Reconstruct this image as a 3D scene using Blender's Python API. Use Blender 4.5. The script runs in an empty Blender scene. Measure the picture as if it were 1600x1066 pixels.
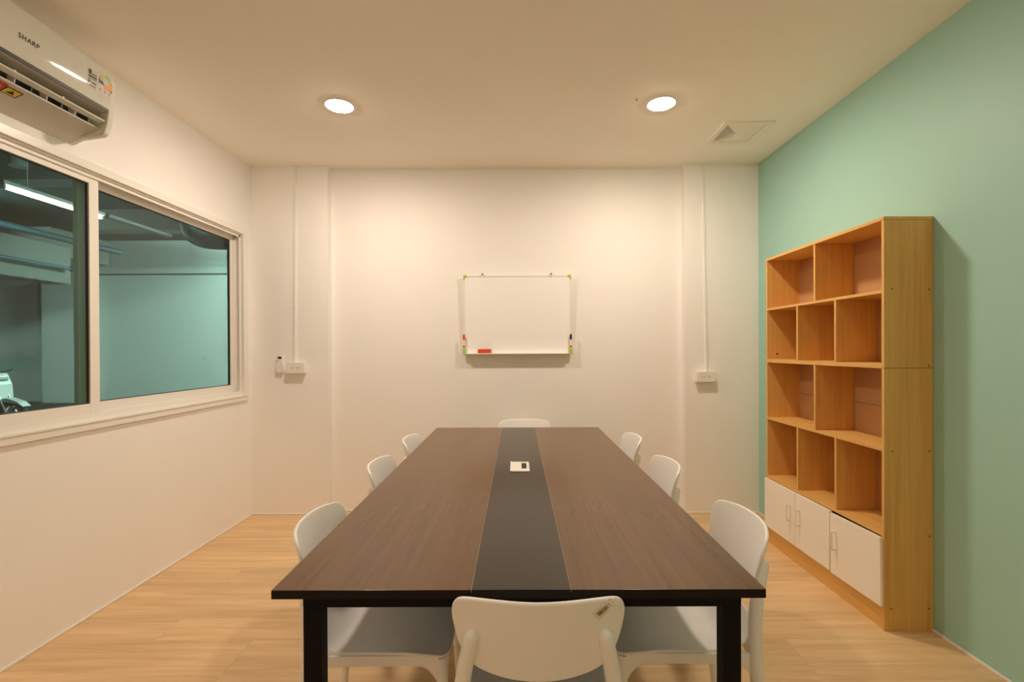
import bpy, bmesh, math, random
from mathutils import Vector, Matrix
random.seed(7)
PI = math.pi
scene = bpy.context.scene
COL = scene.collection

# ------------------------------------------------------------------ camera
CAM_H, F_PX = 1.3336, 745.0
yaw, pitch, roll = -0.0035, 0.0037, 0.0046
def _cam_rows():
    rows = [[], [], []]
    for e in ((1, 0, 0), (0, 1, 0), (0, 0, 1)):      # world x, depth, up
        x, z, y = e
        x, z = math.cos(yaw)*x - math.sin(yaw)*z, math.sin(yaw)*x + math.cos(yaw)*z
        y, z = math.cos(pitch)*y + math.sin(pitch)*z, -math.sin(pitch)*y + math.cos(pitch)*z
        x, y = math.cos(roll)*x - math.sin(roll)*y, math.sin(roll)*x + math.cos(roll)*y
        rows[0].append(x); rows[1].append(y); rows[2].append(-z)
    return rows
cam = bpy.data.cameras.new('camera')
cam_ob = bpy.data.objects.new('camera', cam); COL.objects.link(cam_ob)
R = Matrix(_cam_rows()).transposed().to_4x4()
cam_ob.matrix_world = Matrix.Translation((0, 0, CAM_H)) @ R
cam.sensor_width = 36.0
cam.lens = 36.0*F_PX/1600.0
cam.shift_x = (800.0 - 805.26)/1600.0
cam.shift_y = (548.35 - 533.0)/1600.0
cam.clip_start = 0.02
scene.camera = cam_ob

# ------------------------------------------------------------------ world / exposure
w = bpy.data.worlds.new('world'); scene.world = w; w.use_nodes = True
w.node_tree.nodes['Background'].inputs[0].default_value = (0.5, 0.6, 0.7, 1)
w.node_tree.nodes['Background'].inputs[1].default_value = 0.0
vs = scene.view_settings
scene.display_settings.display_device = 'sRGB'
vs.view_transform = 'Standard'; vs.look = 'None'; vs.exposure = 0.0; vs.gamma = 1.0
vs.use_curve_mapping = False
ROOM_LIGHT = 388.0                    # radiance of the rear downlights
FRONT_LIGHT = 84.0
ROOM_COLOUR = (1.0, 0.835, 0.675)
TUBE_LIGHT = 260.0
ADDED_TUBE_LIGHT = 880.0  # radiance of the unseen tubes added to brighten the outer walls
TUBE_COLOUR = (0.97, 1.0, 0.93)
scene.cycles.max_bounces = 16
scene.cycles.diffuse_bounces = 14
scene.cycles.transparent_max_bounces = 12
scene.cycles.sample_clamp_indirect = 6.0
scene.cycles.caustics_reflective = False
scene.cycles.caustics_refractive = False

# ------------------------------------------------------------------ room sizes
XL, XR, D, D2, H = -2.1511, 1.9503, 3.854, 3.928, 2.8173
YF = -0.55                            # wall behind the camera

# ------------------------------------------------------------------ materials
def srgb(r, g, b):
    def c(v):
        v /= 255.0
        return v/12.92 if v <= 0.04045 else ((v+0.055)/1.055)**2.4
    return (c(r), c(g), c(b), 1)
def mat(name, col, rough=0.5, metal=0.0, spec=0.5, emis=None, estr=0.0, coat=0.0):
    m = bpy.data.materials.new(name); m.use_nodes = True
    b = m.node_tree.nodes['Principled BSDF']
    b.inputs['Base Color'].default_value = col if len(col) == 4 else (*col, 1)
    b.inputs['Roughness'].default_value = rough
    b.inputs['Metallic'].default_value = metal
    b.inputs['Specular IOR Level'].default_value = spec
    b.inputs['Coat Weight'].default_value = coat
    if emis:
        b.inputs['Emission Color'].default_value = (*emis, 1)
        b.inputs['Emission Strength'].default_value = estr
    return m
def N(m, t, **kw):
    n = m.node_tree.nodes.new(t)
    for k, v in kw.items(): setattr(n, k, v)
    return n
def L(m, a, b): m.node_tree.links.new(a, b)
def coords(m, scale=(1, 1, 1), rot=(0, 0, 0), kind='Object'):
    tc = N(m, 'ShaderNodeTexCoord'); mp = N(m, 'ShaderNodeMapping')
    mp.inputs['Scale'].default_value = scale; mp.inputs['Rotation'].default_value = rot
    L(m, tc.outputs[kind], mp.inputs['Vector']); return mp.outputs['Vector']
def add_noise_bump(m, scale=60, strength=0.05, dist=0.002):
    b = m.node_tree.nodes['Principled BSDF']
    n = N(m, 'ShaderNodeTexNoise'); n.inputs['Scale'].default_value = scale; n.inputs['Detail'].default_value = 3
    L(m, coords(m), n.inputs['Vector'])
    bp = N(m, 'ShaderNodeBump'); bp.inputs['Strength'].default_value = strength; bp.inputs['Distance'].default_value = dist
    L(m, n.outputs['Fac'], bp.inputs['Height']); L(m, bp.outputs['Normal'], b.inputs['Normal'])
def paint(name, col, var=0.03, rough=0.6):
    m = mat(name, col, rough, spec=0.35)
    b = m.node_tree.nodes['Principled BSDF']
    n = N(m, 'ShaderNodeTexNoise'); n.inputs['Scale'].default_value = 1.7; n.inputs['Detail'].default_value = 5
    L(m, coords(m), n.inputs['Vector'])
    mx = N(m, 'ShaderNodeMix', data_type='RGBA')
    mx.inputs['A'].default_value = tuple(c*(1-var) for c in col[:3]) + (1,)
    mx.inputs['B'].default_value = tuple(min(1, c*(1+var)) for c in col[:3]) + (1,)
    L(m, n.outputs['Fac'], mx.inputs['Factor']); L(m, mx.outputs['Result'], b.inputs['Base Color'])
    add_noise_bump(m, 45, 0.06, 0.002)
    return m
def wood(name, c1, c2, c3, axis='z', fine=38.0, rough=0.5, spec=0.5, streak=0.35, coat=0.0, bump=0.12):
    """grain runs along axis"""
    m = mat(name, c1, rough, spec=spec, coat=coat)
    b = m.node_tree.nodes['Principled BSDF']
    lo, hi = 0.9, fine
    sc = {'x': (lo, hi, hi), 'y': (hi, lo, hi), 'z': (hi, hi, lo)}[axis]
    v = coords(m, sc)
    n = N(m, 'ShaderNodeTexNoise'); n.inputs['Scale'].default_value = 1.6; n.inputs['Detail'].default_value = 8; n.inputs['Roughness'].default_value = 0.62
    n.inputs['Distortion'].default_value = 0.4
    L(m, v, n.inputs['Vector'])
    sc2 = {'x': (.5, 7, 7), 'y': (7, .5, 7), 'z': (7, 7, .5)}[axis]
    n2 = N(m, 'ShaderNodeTexNoise'); n2.inputs['Scale'].default_value = 1.3; n2.inputs['Detail'].default_value = 3
    L(m, coords(m, sc2), n2.inputs['Vector'])
    r = N(m, 'ShaderNodeValToRGB')
    r.color_ramp.elements[0].position = 0.30; r.color_ramp.elements[0].color = c2
    r.color_ramp.elements[1].position = 0.68; r.color_ramp.elements[1].color = c1
    L(m, n.outputs['Fac'], r.inputs['Fac'])
    mx = N(m, 'ShaderNodeMix', data_type='RGBA'); mx.inputs['B'].default_value = c3
    r2 = N(m, 'ShaderNodeMapRange'); r2.inputs['From Min'].default_value = 0.4; r2.inputs['From Max'].default_value = 0.75; r2.inputs['To Max'].default_value = streak
    L(m, n2.outputs['Fac'], r2.inputs['Value']); L(m, r2.outputs['Result'], mx.inputs['Factor'])
    L(m, r.outputs['Color'], mx.inputs['A']); L(m, mx.outputs['Result'], b.inputs['Base Color'])
    bp = N(m, 'ShaderNodeBump'); bp.inputs['Strength'].default_value = bump; bp.inputs['Distance'].default_value = 0.0006
    L(m, n.outputs['Fac'], bp.inputs['Height']); L(m, bp.outputs['Normal'], b.inputs['Normal'])
    return m

M = {}
M['wall'] = paint('wall_paint', (0.88, 0.865, 0.85, 1))
M['ceil'] = paint('ceiling_paint', (0.92, 0.875, 0.80, 1), rough=0.8)
M['green'] = paint('mint_paint', (0.355, 0.605, 0.53, 1), rough=0.5)
M['trimw'] = mat('white_aluminium', (0.84, 0.82, 0.78), 0.35)
M['joint_glint'] = mat('painted_joint_glint', (0.30, 0.20, 0.12), 0.5)  # edge highlight painted as a pale colour
M['dark'] = mat('dark_recess', (0.02, 0.018, 0.016), 0.7)
M['rubber'] = mat('black_gasket', (0.05, 0.045, 0.04), 0.6)
M['plastic'] = mat('white_chair_plastic', (0.90, 0.89, 0.88), 0.38)
add_noise_bump(M['plastic'], 260, 0.04, 0.0006)
M['wplastic'] = mat('white_plastic', (0.83, 0.82, 0.78), 0.3)
M['acwhite'] = mat('glossy_white_plastic', (0.70, 0.71, 0.65), 0.05)
M['acmat'] = mat('matt_white_plastic', (0.62, 0.60, 0.54), 0.4)
M['acdark'] = mat('dark_grille', (0.03, 0.035, 0.035), 0.5)
M['blackmetal'] = mat('black_powder_coat', (0.003, 0.003, 0.003), 0.5, spec=0.15)
M['strip'] = mat('black_laminate', (0.024, 0.013, 0.003), 0.20, spec=0.40)
add_noise_bump(M['strip'], 300, 0.08, 0.0004)
M['edge'] = mat('dark_edge_band', (0.009, 0.006, 0.004), 0.5, spec=0.2)
M['tabletop'] = wood('brown_wood_laminate', (0.150, 0.068, 0.019, 1), (0.098, 0.044, 0.013, 1), (0.185, 0.086, 0.026, 1), 'y', 42, rough=0.22, spec=0.42, bump=0.0)
M['oak'] = wood('oak_laminate', (0.76, 0.45, 0.125, 1), (0.62, 0.33, 0.082, 1), (0.80, 0.51, 0.17, 1), 'z', 30, rough=0.5)
M['oakh'] = wood('oak_laminate_shelf', (0.76, 0.45, 0.13, 1), (0.63, 0.34, 0.09, 1), (0.80, 0.52, 0.18, 1), 'y', 30, rough=0.5)
M['oakx'] = M['oak']
M['backing'] = mat('brown_backing_board', (0.52, 0.29, 0.13), 0.6)
add_noise_bump(M['backing'], 90, 0.1, 0.0006)
M['doorw'] = mat('cream_door_laminate', (0.90, 0.86, 0.78), 0.4)
M['screw'] = mat('brown_screw_cap', (0.16, 0.08, 0.03), 0.5)
M['board'] = mat('whiteboard_enamel', (0.93, 0.925, 0.92), 0.22)
M['lime'] = mat('lime_plastic', (0.42, 0.62, 0.10), 0.4)
M['red'] = mat('red_orange_felt', (0.72, 0.07, 0.012), 0.6)
M['black'] = mat('black_plastic', (0.015, 0.013, 0.01), 0.4)
M['hook'] = mat('brass_hook', (0.45, 0.38, 0.26), 0.4, metal=0.7)
M['paper'] = mat('sticker_paper', (0.80, 0.72, 0.56), 0.5)
M['ink'] = mat('black_ink', (0.03, 0.025, 0.02), 0.6)
M['greyink'] = mat('grey_ink', (0.13, 0.12, 0.10), 0.6)
M['orange'] = mat('orange_ink', (0.85, 0.27, 0.02), 0.5)
M['yellow'] = mat('yellow_ink', (0.78, 0.55, 0.05), 0.5)
M['greeni'] = mat('green_ink', (0.35, 0.50, 0.18), 0.5)
M['redi'] = mat('red_ink', (0.60, 0.03, 0.02), 0.5)
M['bluei'] = mat('blue_ink', (0.03, 0.05, 0.12), 0.5)
M['lampring'] = mat('lamp_ring', (0.85, 0.83, 0.8), 0.4)
def lampmat(name, s, col): return mat(name, (1, 1, 1), 0.5, emis=col, estr=s)
M['lamp'] = lampmat('lamp_diffuser', ROOM_LIGHT, ROOM_COLOUR)
M['lamp2'] = lampmat('lamp_diffuser_front', FRONT_LIGHT, ROOM_COLOUR)
M['tube'] = lampmat('fluorescent_tube', TUBE_LIGHT, TUBE_COLOUR)
M['tube_added'] = lampmat('added_fill_tube', ADDED_TUBE_LIGHT, TUBE_COLOUR)
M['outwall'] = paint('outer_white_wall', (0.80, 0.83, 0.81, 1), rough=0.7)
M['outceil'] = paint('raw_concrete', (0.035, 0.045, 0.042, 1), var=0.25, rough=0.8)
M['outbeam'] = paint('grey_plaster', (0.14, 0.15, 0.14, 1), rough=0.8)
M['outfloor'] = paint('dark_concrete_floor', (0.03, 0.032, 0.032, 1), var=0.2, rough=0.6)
M['bluepipe'] = mat('blue_pipe', (0.02, 0.09, 0.12), 0.5)
M['greypipe'] = mat('grey_pipe', (0.10, 0.12, 0.12), 0.4)
M['bikew'] = mat('scooter_white', (0.75, 0.77, 0.75), 0.25)
M['tyre'] = mat('tyre_rubber', (0.02, 0.02, 0.02), 0.8)
M['chrome'] = mat('dull_chrome', (0.5, 0.5, 0.5), 0.3, metal=0.9)

# green tinted window glass
g = bpy.data.materials.new('tinted_glass'); g.use_nodes = True
nt = g.node_tree; nt.nodes.clear()
o_ = nt.nodes.new('ShaderNodeOutputMaterial'); mixs = nt.nodes.new('ShaderNodeMixShader')
tr = nt.nodes.new('ShaderNodeBsdfTransparent'); tr.inputs[0].default_value = (0.62, 0.79, 0.745, 1)
gl = nt.nodes.new('ShaderNodeBsdfGlossy'); gl.inputs['Roughness'].default_value = 0.01
fr = nt.nodes.new('ShaderNodeFresnel'); fr.inputs[0].default_value = 1.45
geo = nt.nodes.new('ShaderNodeNewGeometry'); mr_ = nt.nodes.new('ShaderNodeMapRange')
mr_.inputs['To Min'].default_value = 1.45; mr_.inputs['To Max'].default_value = 1/1.45
nt.links.new(geo.outputs['Backfacing'], mr_.inputs['Value']); nt.links.new(mr_.outputs['Result'], fr.inputs[0])
nt.links.new(fr.outputs[0], mixs.inputs[0]); nt.links.new(tr.outputs[0], mixs.inputs[1]); nt.links.new(gl.outputs[0], mixs.inputs[2])
nt.links.new(mixs.outputs[0], o_.inputs[0])
M['glass'] = g

# vinyl plank floor, boards run along x
def floor_mat():
    m = mat('oak_vinyl_planks', (0.6, 0.4, 0.2, 1), 0.42, spec=0.4)
    b = m.node_tree.nodes['Principled BSDF']
    v = coords(m)
    br = N(m, 'ShaderNodeTexBrick'); br.offset = 0.37; br.offset_frequency = 3
    br.inputs['Scale'].default_value = 1.0; br.inputs['Brick Width'].default_value = 1.22; br.inputs['Row Height'].default_value = 0.182
    br.inputs['Mortar Size'].default_value = 0.0007; br.inputs['Mortar Smooth'].default_value = 0.2; br.inputs['Bias'].default_value = 0.0
    br.inputs['Color1'].default_value = (0.15, 0.15, 0.15, 1); br.inputs['Color2'].default_value = (0.85, 0.85, 0.85, 1)
    br.inputs['Mortar'].default_value = (0, 0, 0, 1)
    L(m, v, br.inputs['Vector'])
    # offset the grain from board to board
    ad = N(m, 'ShaderNodeVectorMath', operation='MULTIPLY_ADD'); ad.inputs[1].default_value = (3.7, 2.1, 0)
    L(m, br.outputs['Color'], ad.inputs[0]); L(m, v, ad.inputs[2])
    mp = N(m, 'ShaderNodeMapping'); mp.inputs['Scale'].default_value = (1.1, 15, 1); L(m, ad.outputs[0], mp.inputs['Vector'])
    n = N(m, 'ShaderNodeTexNoise'); n.inputs['Scale'].default_value = 1.5; n.inputs['Detail'].default_value = 7; n.inputs['Roughness'].default_value = 0.62
    n.inputs['Distortion'].default_value = 0.6
    L(m, mp.outputs[0], n.inputs['Vector'])
    mp2 = N(m, 'ShaderNodeMapping'); mp2.inputs['Scale'].default_value = (0.9, 5, 1); L(m, ad.outputs[0], mp2.inputs['Vector'])
    n2 = N(m, 'ShaderNodeTexNoise'); n2.inputs['Scale'].default_value = 1.2; n2.inputs['Detail'].default_value = 3
    L(m, mp2.outputs[0], n2.inputs['Vector'])
    r = N(m, 'ShaderNodeValToRGB')
    r.color_ramp.elements[0].position = 0.28; r.color_ramp.elements[0].color = (0.61, 0.39, 0.19, 1)
    r.color_ramp.elements[1].position = 0.66; r.color_ramp.elements[1].color = (0.78, 0.56, 0.32, 1)
    L(m, n.outputs['Fac'], r.inputs['Fac'])
    sm = N(m, 'ShaderNodeMath', operation='MULTIPLY'); sm.inputs[1].default_value = 0.55
    L(m, n2.outputs['Fac'], sm.inputs[0])
    ad2 = N(m, 'ShaderNodeMath', operation='MULTIPLY_ADD'); ad2.inputs[1].default_value = 0.30
    L(m, br.outputs['Color'], ad2.inputs[0]); L(m, sm.outputs[0], ad2.inputs[2])
    mr = N(m, 'ShaderNodeMapRange'); mr.inputs['From Min'].default_value = 0.15; mr.inputs['From Max'].default_value = 0.65
    mr.inputs['To Min'].default_value = 0.80; mr.inputs['To Max'].default_value = 1.14
    L(m, ad2.outputs[0], mr.inputs['Value'])
    mm = N(m, 'ShaderNodeVectorMath', operation='SCALE'); L(m, r.outputs['Color'], mm.inputs[0]); L(m, mr.outputs['Result'], mm.inputs['Scale'])
    mo = N(m, 'ShaderNodeMix', data_type='RGBA'); mo.inputs['B'].default_value = (0.30, 0.16, 0.07, 1)
    mf = N(m, 'ShaderNodeMath', operation='MULTIPLY'); mf.inputs[1].default_value = 0.5
    L(m, br.outputs['Fac'], mf.inputs[0]); L(m, mf.outputs[0], mo.inputs['Factor'])
    L(m, mm.outputs[0], mo.inputs['A']); L(m, mo.outputs['Result'], b.inputs['Base Color'])
    bp = N(m, 'ShaderNodeBump'); bp.inputs['Strength'].default_value = 0.1; bp.inputs['Distance'].default_value = 0.0006
    L(m, n.outputs['Fac'], bp.inputs['Height']); L(m, bp.outputs['Normal'], b.inputs['Normal'])
    return m
M['floor'] = floor_mat()

# ------------------------------------------------------------------ geometry helpers
def add_box(bm, x0, x1, y0, y1, z0, z1, bev=0.0, seg=2, mi=0, mtx=None):
    r = bmesh.ops.create_cube(bm, size=1.0)
    vs_ = r['verts']
    for v in vs_:
        v.co = Vector(((x0+x1)/2 + v.co.x*(x1-x0), (y0+y1)/2 + v.co.y*(y1-y0), (z0+z1)/2 + v.co.z*(z1-z0)))
    fs = set(f for v in vs_ for f in v.link_faces)
    if bev > 0:
        es = list(set(e for f in fs for e in f.edges))
        rr = bmesh.ops.bevel(bm, geom=es, offset=bev, segments=seg, affect='EDGES', profile=0.5)
        vv = set(rr['verts']) | set(v for v in vs_ if v.is_valid)
        fs = set(f for v in vv for f in v.link_faces)
    for f in fs: f.material_index = mi
    if mtx is not None:
        bmesh.ops.transform(bm, matrix=mtx, verts=list(set(v for f in fs for v in f.verts)))
    return fs
def add_tube(bm, pts, rad, seg=16, caps=True, round_end=False, mi=0):
    pts = [Vector(p) for p in pts]
    rads = rad if isinstance(rad, (list, tuple)) else [rad]*len(pts)
    if round_end:
        d = (pts[-1]-pts[-2]).normalized(); r0 = rads[-1]; p0 = pts[-1]
        rads = list(rads)
        for a in (30, 60, 80):
            pts.append(p0 + d*r0*math.sin(math.radians(a))); rads.append(r0*math.cos(math.radians(a)))
    rings = []; up = None
    for i, p in enumerate(pts):
        t = (pts[min(i+1, len(pts)-1)] - pts[max(i-1, 0)]).normalized()
        if up is None: up = Vector((0, 0, 1)) if abs(t.z) < 0.9 else Vector((1, 0, 0))
        a = t.cross(up).normalized(); b = a.cross(t).normalized(); up = b
        rings.append([bm.verts.new(p + (a*math.cos(2*PI*k/seg) + b*math.sin(2*PI*k/seg))*rads[i]) for k in range(seg)])
    for i in range(len(rings)-1):
        for k in range(seg):
            f = bm.faces.new((rings[i][k], rings[i][(k+1) % seg], rings[i+1][(k+1) % seg], rings[i+1][k])); f.material_index = mi
    if caps:
        bm.faces.new(rings[0][::-1]).material_index = mi; bm.faces.new(rings[-1]).material_index = mi
def add_prism(bm, poly, lo, hi, axis='y', mi=0):
    """poly: 2D points; axis y -> (x,z), axis x -> (y,z), axis z -> (x,y)"""
    def P(a, b, t): return {'y': (a, t, b), 'x': (t, a, b), 'z': (a, b, t)}[axis]
    A = [bm.verts.new(P(a, b, lo)) for a, b in poly]; B = [bm.verts.new(P(a, b, hi)) for a, b in poly]
    n = len(poly)
    bm.faces.new(A).material_index = mi; bm.faces.new(B[::-1]).material_index = mi
    for i in range(n): bm.faces.new((A[i], B[i], B[(i+1) % n], A[(i+1) % n])).material_index = mi
def spline(pts, n, closed=True):
    out = []; m = len(pts)
    for i in range(m if closed else m-1):
        p = [Vector(pts[(i+k) % m] if closed else pts[min(max(i+k, 0), m-1)]) for k in (-1, 0, 1, 2)]
        for j in range(n):
            t = j/n
            out.append(0.5*((2*p[1]) + (p[2]-p[0])*t + (2*p[0]-5*p[1]+4*p[2]-p[3])*t*t + (3*p[1]-p[0]-3*p[2]+p[3])*t**3))
    if not closed: out.append(Vector(pts[-1]))
    return out
def add_shell(bm, outline, surf, th, rings=7, centre=None):
    """outline: 2D loop; surf(a,b)->Vector mid surface; a rounded-rim plate of thickness th"""
    n = len(outline)
    c = centre if centre is not None else sum(outline, Vector((0, 0)))/n
    def nrm(a, b):
        e = 1e-3
        return (surf(a+e, b)-surf(a-e, b)).cross(surf(a, b+e)-surf(a, b-e)).normalized()
    loops = []
    ss = [(i/rings) for i in range(1, rings+1)]
    def ring(s, off, side):
        vsr = []
        for p in outline:
            q = c + (p-c)*s; d = (p-c).normalized(); q = q - d*off
            P = surf(q.x, q.y); vsr.append(bm.verts.new(P + nrm(q.x, q.y)*side))
        return vsr
    top = bm.verts.new(surf(c.x, c.y) + nrm(c.x, c.y)*th/2)
    bot = bm.verts.new(surf(c.x, c.y) - nrm(c.x, c.y)*th/2)
    h = th/2
    for s in ss[:-1]: loops.append(ring(s*0.98, 0, h))
    loops.append(ring(1, h, h))
    for a in (35, 65, 90, 115, 145):
        a = math.radians(a); loops.append(ring(1, h-h*math.sin(a), h*math.cos(a)))
    loops.append(ring(1, h, -h))
    for s in ss[:-1][::-1]: loops.append(ring(s*0.98, 0, -h))
    for k in range(n): bm.faces.new((top, loops[0][k], loops[0][(k+1) % n]))
    for i in range(len(loops)-1):
        for k in range(n): bm.faces.new((loops[i][k], loops[i+1][k], loops[i+1][(k+1) % n], loops[i][(k+1) % n]))
    for k in range(n): bm.faces.new((bot, loops[-1][(k+1) % n], loops[-1][k]))
def obj(name, bm, mats, parent=None, loc=(0, 0, 0), smooth=False, bevel=0.0):
    bmesh.ops.recalc_face_normals(bm, faces=bm.faces[:])
    me = bpy.data.meshes.new(name); bm.to_mesh(me); bm.free()
    for m in (mats if isinstance(mats, (list, tuple)) else [mats]): me.materials.append(m)
    if smooth:
        for p in me.polygons: p.use_smooth = True
        me.set_sharp_from_angle(angle=math.radians(40))
    o = bpy.data.objects.new(name, me); COL.objects.link(o); o.location = loc
    if parent is not None: o.parent = parent
    if smooth:
        wn = o.modifiers.new('weighted_normal', 'WEIGHTED_NORMAL'); wn.keep_sharp = True; wn.weight = 100
    if bevel:
        b = o.modifiers.new('bevel', 'BEVEL'); b.width = bevel; b.segments = 2; b.limit_method = 'ANGLE'
    return o
def box(name, x0, x1, y0, y1, z0, z1, m, parent=None, bev=0.0, org=(0, 0, 0)):
    bm = bmesh.new(); add_box(bm, x0-org[0], x1-org[0], y0-org[1], y1-org[1], z0-org[2], z1-org[2], bev)
    return obj(name, bm, m, parent, smooth=bev > 0)
def thing(name, label, cat, loc=(0, 0, 0), rz=0.0, group=None):
    o = bpy.data.objects.new(name, None); COL.objects.link(o); o.empty_display_size = 0.1
    o.location = loc; o.rotation_euler = (0, 0, rz); tag(o, label, cat, group); return o
def tag(o, label, cat, group=None, kind=None):
    o['label'] = label; o['category'] = cat
    if group: o['group'] = group
    if kind: o['kind'] = kind
    return o
def struct(o, label=None, cat=None):
    o['kind'] = 'structure'
    if label: o['label'] = label
    if cat: o['category'] = cat
    return o
def copy_tree(o, parent=None):
    c = o.copy(); COL.objects.link(c)
    if parent is not None: c.parent = parent
    for ch in list(o.children): copy_tree(ch, c)
    return c
def empty_struct(name, loc=(0, 0, 0)):
    o = bpy.data.objects.new(name, None); COL.objects.link(o); o.location = loc; o['kind'] = 'structure'; return o

# ------------------------------------------------------------------ room shell
bm = bmesh.new(); add_box(bm, XL-.2, XR+.2, YF-.2, D2+.2, -0.1, 0)
struct(obj('floor', bm, M['floor']), 'light oak vinyl plank floor under the table and chairs', 'floor')
bm = bmesh.new(); add_box(bm, XL-.2, XR+.2, YF-.2, D2+.2, H, H+0.1)
struct(obj('ceiling', bm, M['ceil']), 'plain beige painted ceiling with two round downlights', 'ceiling')
# back wall, stepped: two shallow pilasters flank a recessed middle
bm = bmesh.new()
add_prism(bm, [(XL-.02, D), (-1.526, D), (-1.526, D2), (1.355, D2), (1.355, D), (XR+.02, D), (XR+.02, D2+.2), (XL-.02, D2+.2)], 0, H, 'z')
struct(obj('wall_back', bm, M['wall']), 'cream back wall with the whiteboard and two shallow pilasters', 'wall')
bm = bmesh.new(); add_box(bm, XR, XR+.15, YF-.15, D2+.2, 0, H)
struct(obj('wall_right', bm, M['green']), 'mint green wall behind the bookshelf', 'wall')
bm = bmesh.new(); add_box(bm, XL-.15, XR+.15, YF-.15, YF, 0, H)
struct(obj('wall_front', bm, M['wall']), 'cream wall behind the viewer', 'wall')
# left wall with the window opening
WY0, WY1, WZ0, WZ1 = 1.16, 3.735, 0.975, 2.245       # opening
bm = bmesh.new()
T = 0.11
for (y0, y1, z0, z1) in ((YF-.15, WY0, 0, H), (WY1, D2+.2, 0, H), (WY0, WY1, 0, WZ0), (WY0, WY1, WZ1, H)):
    add_box(bm, XL-T, XL, y0, y1, z0, z1)
struct(obj('wall_left', bm, M['wall']), 'cream left wall with the wide sliding window', 'wall')
# skirting beads
def bead(name, x0, x1, y0, y1, m): return struct(box(name, x0, x1, y0, y1, 0, 0.012, m, bev=0.003), 'thin cream skirting bead along the foot of the wall', 'skirting')
bead('baseboard_left', XL, XL+.008, YF, D, M['wplastic'])['label'] = 'thin cream skirting bead at the foot of the left wall'
bm = bmesh.new()
add_box(bm, XL+.008, -1.526, D-.008, D, 0, .012, .003); add_box(bm, -1.526, 1.355, D2-.008, D2, 0, .012, .003); add_box(bm, 1.355, XR-.008, D-.008, D, 0, .012, .003)
struct(obj('baseboard_back', bm, M['wplastic']), 'thin cream skirting bead at the foot of the back wall', 'skirting')
bead('baseboard_right', XR-.008, XR, YF, D, M['wplastic'])['label'] = 'thin pale skirting bead at the foot of the mint wall'

# ------------------------------------------------------------------ window
win = empty_struct('window_1', (XL, 2.45, 1.0)); win['label'] = 'wide white aluminium sliding window with two tinted sashes in the left wall'; win['category'] = 'window'
wo = (XL, 2.45, 1.0)
def wmesh(name, boxes, m, parent=win, bev=0.003):
    bm = bmesh.new()
    for b in boxes: add_box(bm, b[0]-wo[0], b[1]-wo[0], b[2]-wo[1], b[3]-wo[1], b[4]-wo[2], b[5]-wo[2], bev)
    return obj(name, bm, m, parent, smooth=True)
OY0, OY1, OZ0, OZ1 = 1.12, 3.774, 0.9385, 2.2827
tw = 0.042
wmesh('window_surround', [(XL, XL+.018, OY0, OY1, OZ1-tw, OZ1), (XL, XL+.018, OY0, OY1, OZ0, OZ0+tw),
      (XL, XL+.018, OY0, OY0+tw, OZ0+tw, OZ1-tw), (XL, XL+.018, OY1-.055, OY1, OZ0+tw, OZ1-tw)], M['wplastic'])
wmesh('window_sill', [(XL, XL+.024, OY0-.01, OY1+.01, OZ0+.034, OZ0+.046)], M['wplastic'])
# track frame lining the opening
wmesh('window_frame', [(XL-T, XL+.004, WY0, WY1, WZ1-.012, WZ1), (XL-T, XL+.004, WY0, WY1, WZ0, WZ0+.02),
      (XL-T, XL+.004, WY0, WY0+.015, WZ0, WZ1), (XL-T, XL+.004, WY1-.015, WY1, WZ0, WZ1),
      (XL-.016, XL-.008, WY0, WY1, WZ1-.03, WZ1-.01), (XL-.056, XL-.05, WY0, WY1, WZ1-.03, WZ1-.01),
      (XL-.012, XL-.006, WY0, WY1, WZ0+.02, WZ0+.04), (XL-.056, XL-.05, WY0, WY1, WZ0+.02, WZ0+.04),
      (XL-.016, XL-.008, WY1-.03, WY1-.01, WZ0, WZ1), (XL-.056, XL-.05, WY1-.03, WY1-.01, WZ0, WZ1)], M['trimw'], bev=0.0015)
GZ0, GZ1 = 1.066, 2.187
def sash(xc, y0, y1, gy0, gy1, nm):
    d = 0.013
    s = wmesh('sash', [(xc-d, xc+d, y0, gy0, WZ0+.022, WZ1-.02), (xc-d, xc+d, gy1, y1, WZ0+.022, WZ1-.02),
               (xc-d, xc+d, gy0, gy1, WZ0+.022, GZ0), (xc-d, xc+d, gy0, gy1, GZ1, WZ1-.02)], M['trimw'], bev=.002)
    bm = bmesh.new(); add_box(bm, xc-.003-wo[0], xc+.003-wo[0], gy0-.004-wo[1], gy1+.004-wo[1], GZ0-.004-wo[2], GZ1+.004-wo[2])
    obj('glass_pane', bm, M['glass'], s)
    bm = bmesh.new()
    g_ = 0.004
    for (a, b, c, e) in ((gy0, gy0+g_, GZ0, GZ1), (gy1-g_, gy1, GZ0, GZ1), (gy0, gy1, GZ0, GZ0+g_), (gy0, gy1, GZ1-g_, GZ1)):
        add_box(bm, xc-.006-wo[0], xc+.006-wo[0], a-wo[1], b-wo[1], c-wo[2], e-wo[2])
    obj('gasket', bm, M['rubber'], s)
    return s
sash(XL-.030, 1.18, 2.470, 1.235, 2.415, 'near')
sash(XL-.070, 2.395, 3.735, 2.455, 3.672, 'far')

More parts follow.
